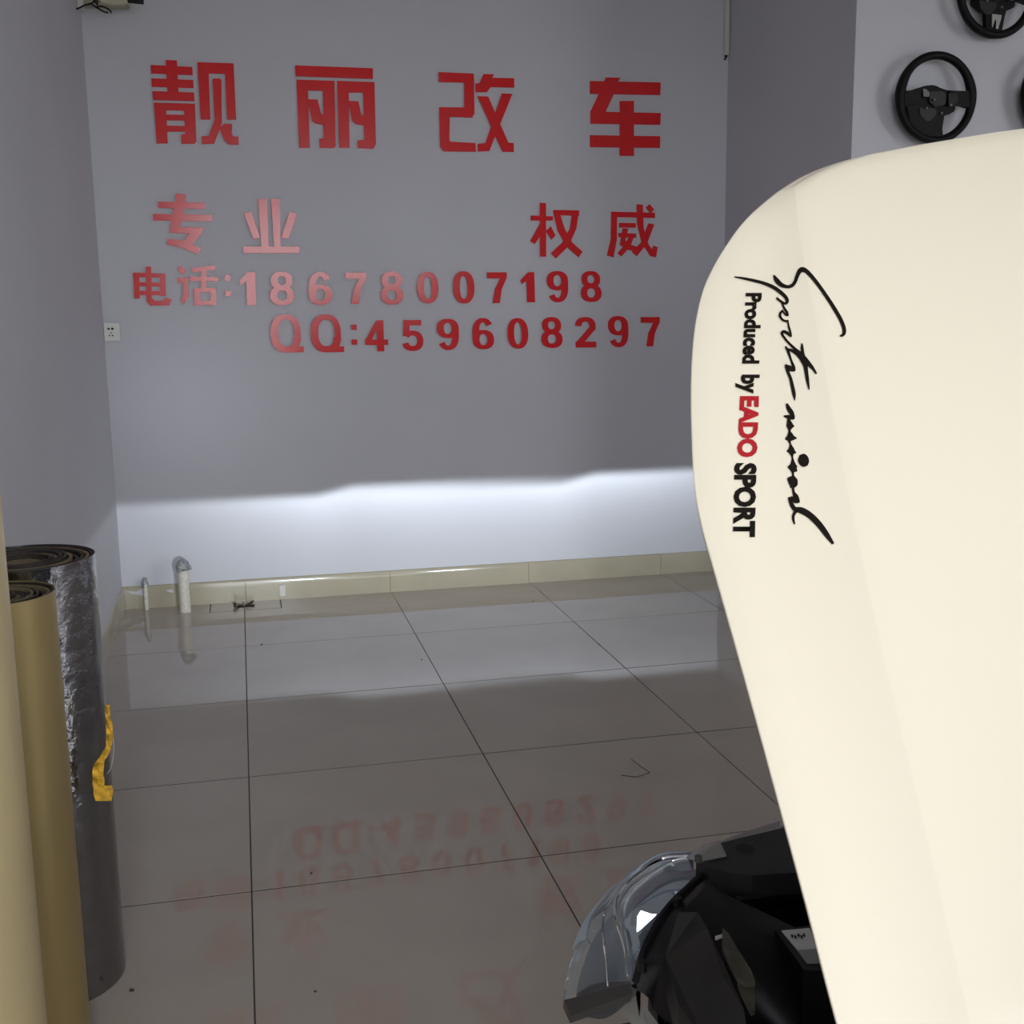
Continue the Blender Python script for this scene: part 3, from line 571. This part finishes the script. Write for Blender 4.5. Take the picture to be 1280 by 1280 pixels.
# -- engine bay and front end
box('radiator_support', (0.60, 1.30, 0.60), (1.68, 1.36, 0.74), M_BLACK, car, 0.01)
box('radiator', (0.66, 1.24, 0.25), (1.62, 1.29, 0.68), M_BLACK2, car, 0.005)
box('bumper_beam', (0.55, 1.44, 0.42), (1.73, 1.50, 0.52), M_BLACK2, car, 0.01)
box('engine_block', (0.72, 0.55, 0.25), (1.55, 1.15, 0.66), M_BLACK, car, 0.03)
box('engine_cover', (0.85, 0.60, 0.66), (1.45, 1.10, 0.73), M_BLACK2, car, 0.02)
box('firewall', (0.45, 0.30, 0.20), (1.83, 0.36, 0.92), M_BLACK, car, 0.01)
for s_ in (-1, 1):
    x0 = HX+s_*0.61
    box('frame_rail', (x0-0.05, 0.30, 0.34), (x0+0.05, 1.44, 0.48), M_BLACK, car, 0.01)
    box('inner_apron', (x0-0.09+0.02*s_, 0.36, 0.40), (x0+0.05+0.02*s_, 1.12, 0.70), M_BLACK, car, 0.02)
    bm = bmesh.new(); add_tube(bm, [(x0, 0.72, 0.60), (x0, 0.72, 0.76), (x0, 0.72, 0.78)], [0.09, 0.085, 0.06], 20); obj('strut_tower', bm, M_BLACK2, car)
    tx = HX+s_*0.66
    bm = bmesh.new(); ring = []
    for k in range(40):
        t = 2*math.pi*k/40; prof = [(-.09, .20), (-.10, .27), (-.075, .305), (.075, .305), (.10, .27), (.09, .20)]
        ring.append([bm.verts.new((tx+px_, 0.62+rr*math.cos(t), 0.305+rr*math.sin(t))) for px_, rr in prof])
    for k in range(40):
        A, B = ring[k], ring[(k+1) % 40]
        for j in range(6): bm.faces.new((A[j], A[(j+1) % 6], B[(j+1) % 6], B[j]))
    ty = smooth(obj('tyre', bm, M_RUBBER, car), 50)
    bm = bmesh.new(); add_tube(bm, [(tx-.08, 0.62, 0.305), (tx+.08, 0.62, 0.305)], 0.20, 24); obj('wheel_rim', bm, M_STEEL, ty)
plate('radiator_shroud', [(870,1076,.80),(907,1069,.80),(899,1054,.80),(940,1044,.80),(974,1036,.80),(1060,1012,.80),(1075,1090,.80),(994,1091,.80),(940,1094,.80),(917,1092,.80),(885,1084,.80)], 0.03, M_BLACK2, car)
p = at_z(931, 1060, .801); bm = bmesh.new(); add_tube(bm, [p-np.array([0, 0, .004]), p+np.array([0, 0, -.0004])], 0.013, 16); obj('shroud_hole', bm, M_HOLE, car)
p = at_z(873, 1077, .80); bm = bmesh.new(); add_tube(bm, [p, p+np.array([0, 0, .008])], 0.005, 10); obj('bolt', bm, M_STEEL, car)
plate('protective_film', [(858,1071,.79),(880,1055,.80),(899,1050,.805),(908,1069,.804),(872,1076,.802)], 0.002, M_FILM, car)
plate('protective_film', [(897,1052,.795),(940,1037,.795),(975,1026,.795),(975,1037,.797),(940,1046,.797),(901,1056,.797)], 0.002, M_FILM, car)
fb = plate('fuse_box', [(968,1162,.775),(1030,1155,.775),(1060,1215,.775),(1005,1212,.775)], 0.09, M_BLACK, car)
plate('fuse_box_label', [(977,1163,.777),(1012,1160,.777),(1022,1185,.777),(997,1187,.777)], 0.0015, M_LABEL, fb)
plate('fuse_box_label', [(997,1188,.7765),(1022,1186,.7765),(1034,1203,.7765),(1009,1204,.7765)], 0.001, mat('grey_label', (0.22, 0.22, 0.23), 0.6), fb)
for (x, y) in ((990, 1170), (994, 1171), (998, 1169), (1002, 1171), (1005, 1169)):
    plate('label_print', [(x-1.3, y-2.2, .7785), (x+1.2, y-1.8, .7785), (x+1.6, y+1.8, .7785), (x-.6, y+1.6, .7785)], 0.0004, M_DECAL, fb)
plate('fender_bracket', [(903,1159,.80),(910,1166,.80),(926,1192,.80),(939,1213,.795),(944,1227,.79),(932,1228,.79),(922,1222,.79),(912,1203,.795),(903,1184,.80)], 0.006, M_BRKT, car)
plate('fender_bracket', [(922,1226,.785),(943,1228,.785),(944,1262,.775),(939,1264,.775),(927,1240,.78)], 0.006, M_BRKT, car)
plate('wiring_pin', [(894,1170,.79),(904,1167,.79),(904,1169,.79),(894,1173,.79)], 0.003, M_WHITE, car)
plate('bolt_plate', [(998,1250,.70),(1022,1249,.70),(1034,1262,.70),(1030,1266,.70),(1005,1262,.70)], 0.01, M_BRKT, car)
p = at_z(1028, 1250, .70); bm = bmesh.new(); add_tube(bm, [p, p+np.array([0, 0, .012])], 0.013, 6); add_tube(bm, [p+np.array([0, 0, .012]), p+np.array([0, 0, .02])], 0.008, 12); obj('bolt', bm, M_STEEL, car)
plate('inner_shroud', [(880,1100,.70),(1000,1095,.70),(1060,1280,.66),(1040,1330,.60),(900,1330,.60),(880,1200,.66)], 0.05, M_BLACK, car)
plate('lamp_bracket', [(778,1247,.56),(791,1240,.58),(803,1253,.58),(838,1300,.54),(820,1310,.53)], 0.02, mat('pale_bracket', (0.42, 0.41, 0.38), 0.5), car)

# ------------------------------------------------------------------ rolls leaning in the left corner
def roll(name, label, cx, cy, r, h, m_out, core, pitch, group='sheet rolls along the left wall', bumpy=0.0):
    t = thing(name, label, 'roll', (cx, cy, 0), group)
    N = 64; bm = bmesh.new(); V = []
    NH = 60 if bumpy else 6
    for j in range(NH+1):
        z = h*j/NH; rowv = []
        for k in range(N):
            a = 2*math.pi*k/N; rr = r
            rowv.append(bm.verts.new((cx+rr*math.cos(a), cy+rr*math.sin(a), z)))
        V.append(rowv)
    inner = [bm.verts.new((cx+(r-.0015)*math.cos(2*math.pi*k/N), cy+(r-.0015)*math.sin(2*math.pi*k/N), h)) for k in range(N)]
    inner2 = [bm.verts.new((cx+(r-.0015)*math.cos(2*math.pi*k/N), cy+(r-.0015)*math.sin(2*math.pi*k/N), h-.05)) for k in range(N)]
    V += [inner, inner2]
    for A, B in zip(V, V[1:]):
        for k in range(N): bm.faces.new((A[k], A[(k+1) % N], B[(k+1) % N], B[k]))
    bm.faces.new(V[0][::-1])
    smooth(obj('outer_sheet', bm, m_out, t), 50)
    bm = bmesh.new(); add_tube(bm, [(cx, cy, h-.06), (cx, cy, h-.02)], r-.003, 48); obj('roll_body', bm, M_LAYER, t)
    # wound layers: a spiral of sheet standing at uneven heights
    rr = r-.002; k = 0
    while rr > core:
        bm = bmesh.new(); seg = 56; a0 = random.random()*6.28; wob = random.uniform(.0005, .002); top = h-random.uniform(.0, .010)
        O, I = [], []
        for q in range(seg):
            a = 2*math.pi*q/seg+a0; w1 = wob*math.sin(3*a+k)
            O.append((cx+(rr+w1)*math.cos(a), cy+(rr+w1)*math.sin(a), top)); I.append((cx+(rr-pitch*.62+w1)*math.cos(a), cy+(rr-pitch*.62+w1)*math.sin(a), top))
        add_ring(bm, O, I, np.array([0, 0, -.03])); obj('wound_layer', bm, M_LAYER2 if k % 3 == 1 else M_LAYER, t)
        rr -= pitch; k += 1
    bm = bmesh.new(); add_tube(bm, [(cx, cy, h-.05), (cx, cy, h-.012)], core*0.9, 24); obj('core', bm, M_LAYER2, t)
    return t
silver = roll('foil_roll', 'tall silver foil roll with yellow tape, nearest the corner', -0.487, 2.645, 0.152, 1.0, M_FOIL, 0.05, 0.011, bumpy=1)
roll('gold_roll', 'dull gold roll standing in front of the silver foil roll', -0.477, 2.300, 0.108, 1.0, M_GOLD, 0.025, 0.009)
roll('tan_roll', 'tallest pale tan roll at the left edge of the view', -0.492, 1.95, 0.108, 1.5, M_TAN, 0.03, 0.01)
# yellow tape hanging on the silver roll
bm = bmesh.new(); tr = crop(90, 860, 0.125)
tp = [(355,165,40),(358,260,44),(368,340,50),(375,420,66),(375,500,60),(365,590,56),(330,660,66),(280,740,84),(262,820,110),(262,900,110),(268,980,120)]
def on_tape(x, y): return at_y(*tr((x, y)), 2.500)
rows_ = catmull(tp, 4); Va = []
for i, p in enumerate(rows_):
    wob = 0.004*math.sin(i*0.9); P0, P1 = on_tape(p[0]-p[2]/2, p[1]), on_tape(p[0]+p[2]/2, p[1])
    Va.append([bm.verts.new(tuple(P0+np.array([0, wob, 0]))), bm.verts.new(tuple((P0+P1)/2+np.array([0, -.004-wob, 0]))), bm.verts.new(tuple(P1+np.array([0, wob, 0])))])
for A, B in zip(Va, Va[1:]):
    for k in range(2): bm.faces.new((A[k], A[k+1], B[k+1], B[k]))
tape = obj('tape_strip', bm, M_TAPE, silver); tape.modifiers.new('thickness', 'SOLIDIFY').thickness = 0.001
bm = bmesh.new(); add_prism(bm, [on_tape(x, y) for x, y in ((215,985),(400,975),(412,1040),(395,1130),(235,1130),(215,1060))], np.array([0, 0.002, 0])); obj('tape_end', bm, M_TAPE, silver)
bm = bmesh.new(); add_tube(bm, [tuple(on_tape(x, y)) for x, y in ((412,500),(418,620),(405,740),(380,820),(350,858))], 0.0007, 5); obj('loose_thread', bm, mat('pale_thread', (.5, .5, .42), .5), silver)

# ------------------------------------------------------------------ steering wheels on the stub wall
def steering_wheel(c, label, rot=0.0, chrome_foot=False):
    cx, cz = c; cy = STUB_Y-0.075; R = 0.181
    t = thing('steering_wheel', label, 'steering wheel', (cx, cy, cz), 'steering wheels hung on the wall')
    def P(x, z, y=0.0):
        x, z = x*0.2, z*0.2; return (cx+x*math.cos(rot)-z*math.sin(rot), cy+y, cz+x*math.sin(rot)+z*math.cos(rot))
    bm = bmesh.new(); rings = []; NS = 64
    for k in range(NS):
        a = 2*math.pi*k/NS; g = 0.0
        for a0 in (math.radians(12), math.radians(168)):
            d = abs((a-a0+math.pi) % (2*math.pi)-math.pi); g = max(g, math.exp(-(d/0.35)**2))
        r0 = 0.0180+0.004*g; q = []
        for j in range(12):
            b = 2*math.pi*j/12; rr = R-0.002*g+r0*math.cos(b)
            q.append(bm.verts.new(P(rr*math.cos(a)/.2, rr*math.sin(a)/.2, r0*1.1*math.sin(b))))
        rings.append(q)
    for k in range(NS):
        A, B = rings[k], rings[(k+1) % NS]
        for j in range(12): bm.faces.new((A[j], A[(j+1) % 12], B[(j+1) % 12], B[j]))
    smooth(obj('rim', bm, M_WHEEL, t), 60)
    def part(name, pts, y0, y1, m, bev=0.004):
        b_ = bmesh.new(); add_prism(b_, [P(x, z, y0) for x, z in pts], np.array([0, y1-y0, 0]))
        if bev: bmesh.ops.bevel(b_, geom=[e for e in b_.edges], offset=bev, segments=2, affect='EDGES', clamp_overlap=True)
        return obj(name, b_, m, t)
    part('spoke', [(-.90,.11),(-.60,.14),(-.40,.19),(-.40,-.16),(-.80,-.18),(-.90,-.2)], -.012, .014, M_WHEEL)
    part('spoke', [(.90,.17),(.76,.165),(.30,.165),(.30,-.12),(.58,-.15),(.77,-.165),(.90,-.24)], -.012, .014, M_WHEEL)
    if chrome_foot: part('spoke', [(-.34,-.20),(.30,-.24),(.20,-.50),(.17,-.80),(.24,-.90),(-.26,-.90),(-.20,-.78),(-.24,-.50)], -.012, .014, M_WHEEL)
    else: part('spoke', [(-.76,-.20),(-.40,-.14),(.23,-.30),(.136,-.66),(.21,-.82),(.10,-.94),(-.25,-.93),(-.52,-.76),(-.68,-.50)], -.012, .014, M_WHEEL)
    part('hub', [(-.45,.20),(-.28,.257),(-.08,.28),(.06,.25),(.17,.18),(.40,.165),(.50,-.10),(.51,-.26),(.35,-.345),(.20,-.36),(-.20,-.40),(-.45,-.25)], .0, .06, M_WHEEL)
    part('hub_plate', [(-.385,.17),(-.30,.165),(-.215,.10),(-.22,.0),(-.36,.01)], -.016, -.006, M_STEEL, .001)
    part('hub_plate', [(-.20,.12),(.10,.14),(.22,.08),(.20,-.14),(-.05,-.20),(-.20,-.10)], -.014, -.004, mat('dark_casting', (.018, .017, .017), .45, metal=.3), .002)
    part('hub_plate', [(-.465,-.235),(-.02,-.235),(-.02,-.36),(-.15,-.50),(-.28,-.51),(-.42,-.40)], -.016, -.006, mat('dark_casting', (.018, .017, .017), .45, metal=.3), .002)
    part('switch_pad', [(.24,.10),(.47,.08),(.50,-.05),(.40,-.18),(.26,-.16)], -.02, -.008, M_BLACK, .002)
    for x, z in ((-.29,-.24), (.09,-.34), (-.11,-.06), (.31,-.16)):
        b_ = bmesh.new(); p0 = Vector(P(x, z, -.024)); add_tube(b_, [p0, p0+Vector((0, .02, 0))], .005, 8); obj('bolt', b_, M_STEEL, t)
    if chrome_foot: part('spoke_trim', [(-.14,-.50),(.12,-.50),(.09,-.58),(.06,-.80),(.0,-.80),(-.02,-.60),(-.06,-.60),(-.08,-.78),(-.11,-.78)], -.022, -.008, mat('worn_chrome', (.5, .5, .5), .2, metal=1), .002)
    b_ = bmesh.new(); p0 = Vector(P(-.08, .0, .05)); add_tube(b_, [p0, p0+Vector((0, .025, 0))], .02, 12); obj('wall_peg', b_, M_STEEL, t)
    return t
k_ = (STUB_Y-0.075)/STUB_Y
def wc(x, y): p = at_y(x, y, STUB_Y-0.075); return p[0], p[2]
steering_wheel(wc(1170, 122.5), 'bare black steering wheel hanging fully in view above the bonnet')
steering_wheel(wc(1246, -10), 'black steering wheel with chrome lower spoke, cut by the top edge', -0.05, True)
steering_wheel(wc(1324, 120), 'black steering wheel showing only a sliver at the right edge', -0.1)

# ------------------------------------------------------------------ small things along the wall
def wp(x, y, Y=WALL_Y): return at_y(x, y, Y)
t = thing('wall_socket', 'white wall socket loose in the left corner', 'socket', (-0.625, WALL_Y, 1.41))
a, b = wp(127.5, 403.5), wp(151, 426)
box('socket_box', (LEFT_X+.004, WALL_Y-.012, float(b[2])+.004), (float(b[0])-.004, WALL_Y, float(a[2])-.004), M_BLACK2, t)
bm = bmesh.new(); add_prism(bm, [(LEFT_X+.003, WALL_Y-.022, b[2]), (b[0], WALL_Y-.014, b[2]+.002), (b[0], WALL_Y-.014, a[2]-.004), (LEFT_X+.003, WALL_Y-.022, a[2])], np.array([0, .008, 0])); fp = obj('face_plate', bm, M_WHITE, t)
tr = crop(90, 380, 0.09375)
for x, y, s in ((488,330,11), (538,330,12), (500,420,7), (541,422,8), (522,385,6)):
    p = at_y(*tr((x, y)), WALL_Y-.0195); h_ = s*0.09375/FPX*6.2*1.1
    box('socket_slot', (p[0]-h_, p[1]-.003, p[2]-h_), (p[0]+h_, p[1]+.006, p[2]+h_), M_HOLE, fp)
def pipe(px, py, Yc, r, top, wrap, label):
    x = float(at_z(px, py, 0)[0]); t = thing('pvc_pipe', label, 'pipe', (x, Yc, 0), 'pipe stubs by the corner')
    bm = bmesh.new(); add_tube(bm, [(x, Yc, -.003), (x, Yc, top-wrap*.4)], r, 20); smooth(obj('pipe', bm, M_PVC, t), 50)
    bm = bmesh.new(); n = 8; pts = []; rs = []
    for k in range(n):
        u = k/(n-1); pts.append((x-.004*math.sin(u*3)+u*u*r*.5, Yc+.003*math.sin(5*u), top-wrap+wrap*u)); rs.append(r*(1.06+.22*math.sin(u*3.1)*(1 if k % 2 else .7)-.45*u**4))
    add_tube(bm, pts, rs, 14); add_tube(bm, [(x+r*.3, Yc-r*.6, top-wrap*.3), (x+r*1.25, Yc-r*.7, top-wrap*.55), (x+r*1.4, Yc-r*.5, top-wrap*.8)], [r*.5, r*.35, r*.12], 8)
    smooth(obj('plastic_wrap', bm, M_WRAP, t), 70)
    return t
pipe(183.5, 762, 6.188, 0.0115, 0.172, 0.055, 'thin short white pipe stub with grey wrapped top by the corner')
pipe(232, 765, 6.085, 0.029, 0.275, 0.06, 'thicker taller white pipe stub with grey wrapped top')
# floor drain
t = thing('floor_drain', 'square sunken floor drain with dead leaves against the back wall', 'drain', ((DR[0]+DR[1])/2, (DR[2]+DR[3])/2, -0.004))
cx, cy = (DR[0]+DR[1])/2, (DR[2]+DR[3])/2+.0; g = 0.003
cn = [(DR[0]+g, DR[2]+g), (DR[1]-g, DR[2]+g), (DR[1]-g, DR[3]-g), (DR[0]+g, DR[3]-g)]; ic = [(cx-.045, cy-.03), (cx+.045, cy-.03), (cx+.045, cy+.03), (cx-.045, cy+.03)]
for k in range(4):
    bm = bmesh.new(); j = (k+1) % 4; tt = [Vector((*cn[k], 0)), Vector((*cn[j], 0)), Vector((*ic[j], -.0008)), Vector((*ic[k], -.0008))]
    c_ = sum(tt, Vector())/4; tt = [tuple(c_+(p-c_)*(1-.012)) for p in tt]
    add_prism(bm, tt, np.array([0, 0, -.0006])); obj('drain_tile', bm, M_TILE, t)
box('drain_hole', (cx-.045, cy-.03, -.0015), (cx+.045, cy+.03, -.0009), M_HOLE, t)
for k in range(7):
    bm = bmesh.new(); x, y = cx+random.uniform(-.06, .05), cy+random.uniform(-.05, .02); a = random.random()*6; l = random.uniform(.018, .035)
    pr = [(x+l*math.cos(a)*u-l*.35*math.sin(a)*v, y+l*math.sin(a)*u+l*.35*math.cos(a)*v, .002+h_) for u, v, h_ in ((-1, 0, 0), (-.3, 1, .006), (.5, .8, .014), (1, 0, .018), (.4, -.9, .006), (-.4, -.8, 0))]
    add_prism(bm, pr, np.array([0, 0, .0015])); obj('dead_leaf', bm, M_DIRT, t)
# small white block stuck on the skirting
p0, p1 = wp(349, 732, WALL_Y-.02), wp(357, 745, WALL_Y-.02)
tag(box('plug_block', (p0[0], WALL_Y-.022, p1[2]), (p1[0], WALL_Y-.0105, p0[2]), M_WHITE, None, .003), 'small white plastic block stuck on the skirting beside the drain', 'block')
# corner trunking, top right of the back wall
t = thing('cable_trunking', 'white cable trunking running down the far right corner', 'trunking', (RIGHT_X-.018, WALL_Y-.012, 2.915))
box('duct', (RIGHT_X-.032, WALL_Y-.022, 2.915), (RIGHT_X-.004, WALL_Y-.0005, CEIL), M_WHITE, t, .002)
box('duct_cover', (RIGHT_X-.029, WALL_Y-.025, 2.915), (RIGHT_X-.007, WALL_Y-.0215, CEIL), M_WHITE, t, .001)
bm = bmesh.new(); add_tube(bm, [(RIGHT_X-.018, WALL_Y-.012, 2.93), (RIGHT_X-.018, WALL_Y-.013, 2.905), (RIGHT_X-.026, WALL_Y-.016, 2.893)], .007, 8); obj('cable_end', bm, M_BLACK, t)
# junction box and cables, top left corner
t = thing('junction_box', 'cream junction box with black wire hook, high in left corner', 'junction box', (-0.55, 6.1, 3.04))
Yj = 6.13
box('box_body', (LEFT_X+.002, 6.12, float(at_y(120, 4, 6.12)[2])), (float(at_y(160, 0, 6.12)[0]), WALL_Y-.001, 3.22), M_CREAM, t, .01)
box('side_cover', (LEFT_X+.0015, 6.06, float(at_y(90, 6, 6.0)[2])), (LEFT_X+.03, 6.119, 3.22), M_WHITE, t, .005)
box('red_strip', (float(at_y(117, 2, 6.11)[0]), 6.108, float(at_y(120, 3, 6.1)[2])), (float(at_y(123, 2, 6.11)[0]), 6.1195, 3.2), mat('brown_strip', (.06, .02, .015), .5), t)
tr = crop(70, 0, 0.1016); wl = lambda L: [tuple(at_y(*tr(p), 6.03)) for p in L]
for L in ([(230,120),(280,100),(360,62),(440,42),(470,10),(475,-60)], [(440,50),(480,80),(530,112),(590,145),(645,158)], [(500,40),(520,95)], [(530,75),(590,85),(640,110),(680,145),(672,168)]):
    bm = bmesh.new(); add_tube(bm, wl(L), .0040, 6); obj('wire_hook', bm, M_BLACK, t)
bm = bmesh.new(); add_tube(bm, wl([(870,8),(930,8),(1000,14),(1080,26)]), [.010, .012, .013, .011], 10); obj('cable_plug', bm, M_BLACK, t)
bm = bmesh.new(); add_tube(bm, wl([(560,0),(700,30),(880,20)]), [.02, .018, .012], 10); obj('conduit', bm, M_CREAM, t)
# crumbs and a bent wire on the floor
for x, y, s, lb in ((165, 1239, .006, 'dark crumb of dirt on the floor beside the silver roll foot'), (394, 1240, .004, 'small dark crumb on the nearest floor tile, middle of the bottom edge'),
                    (327, 806, .006, 'dark crumb of dirt on the floor just in front of the drain'), (389, 1092, .004, 'tiny dark crumb on the tile row behind the nearest one'),
                    (527, 825, .004, 'tiny dark crumb on the second tile row from the lettered wall'), (667, 752, .004, 'tiny dark crumb closest to the skirting of the lettered wall'), (749, 806, .005, 'dark crumb on a floor joint nearest the bonnet edge')):
    p = at_z(x, y, 0); bm = bmesh.new(); bmesh.ops.create_icosphere(bm, subdivisions=1, radius=s)
    for v in bm.verts: v.co.z = v.co.z*.5+s*.42; v.co *= random.uniform(.8, 1.2); v.co.x += p[0]; v.co.y += p[1]
    for v in bm.verts: v.co.z = max(v.co.z, 0.0002)
    tag(obj('crumb', bm, M_DIRT), lb, 'crumb', 'crumbs on the floor')
tr = crop(380, 640, 0.421875); bm = bmesh.new()
add_tube(bm, [tuple(at_z(*tr(p), .002)) for p in ((940,780),(985,785),(1025,772),(1000,755),(970,732))], .0010, 6)
tag(obj('bent_twig', bm, M_DIRT), 'thin bent twig lying on the floor in front of the lettered wall', 'twig')
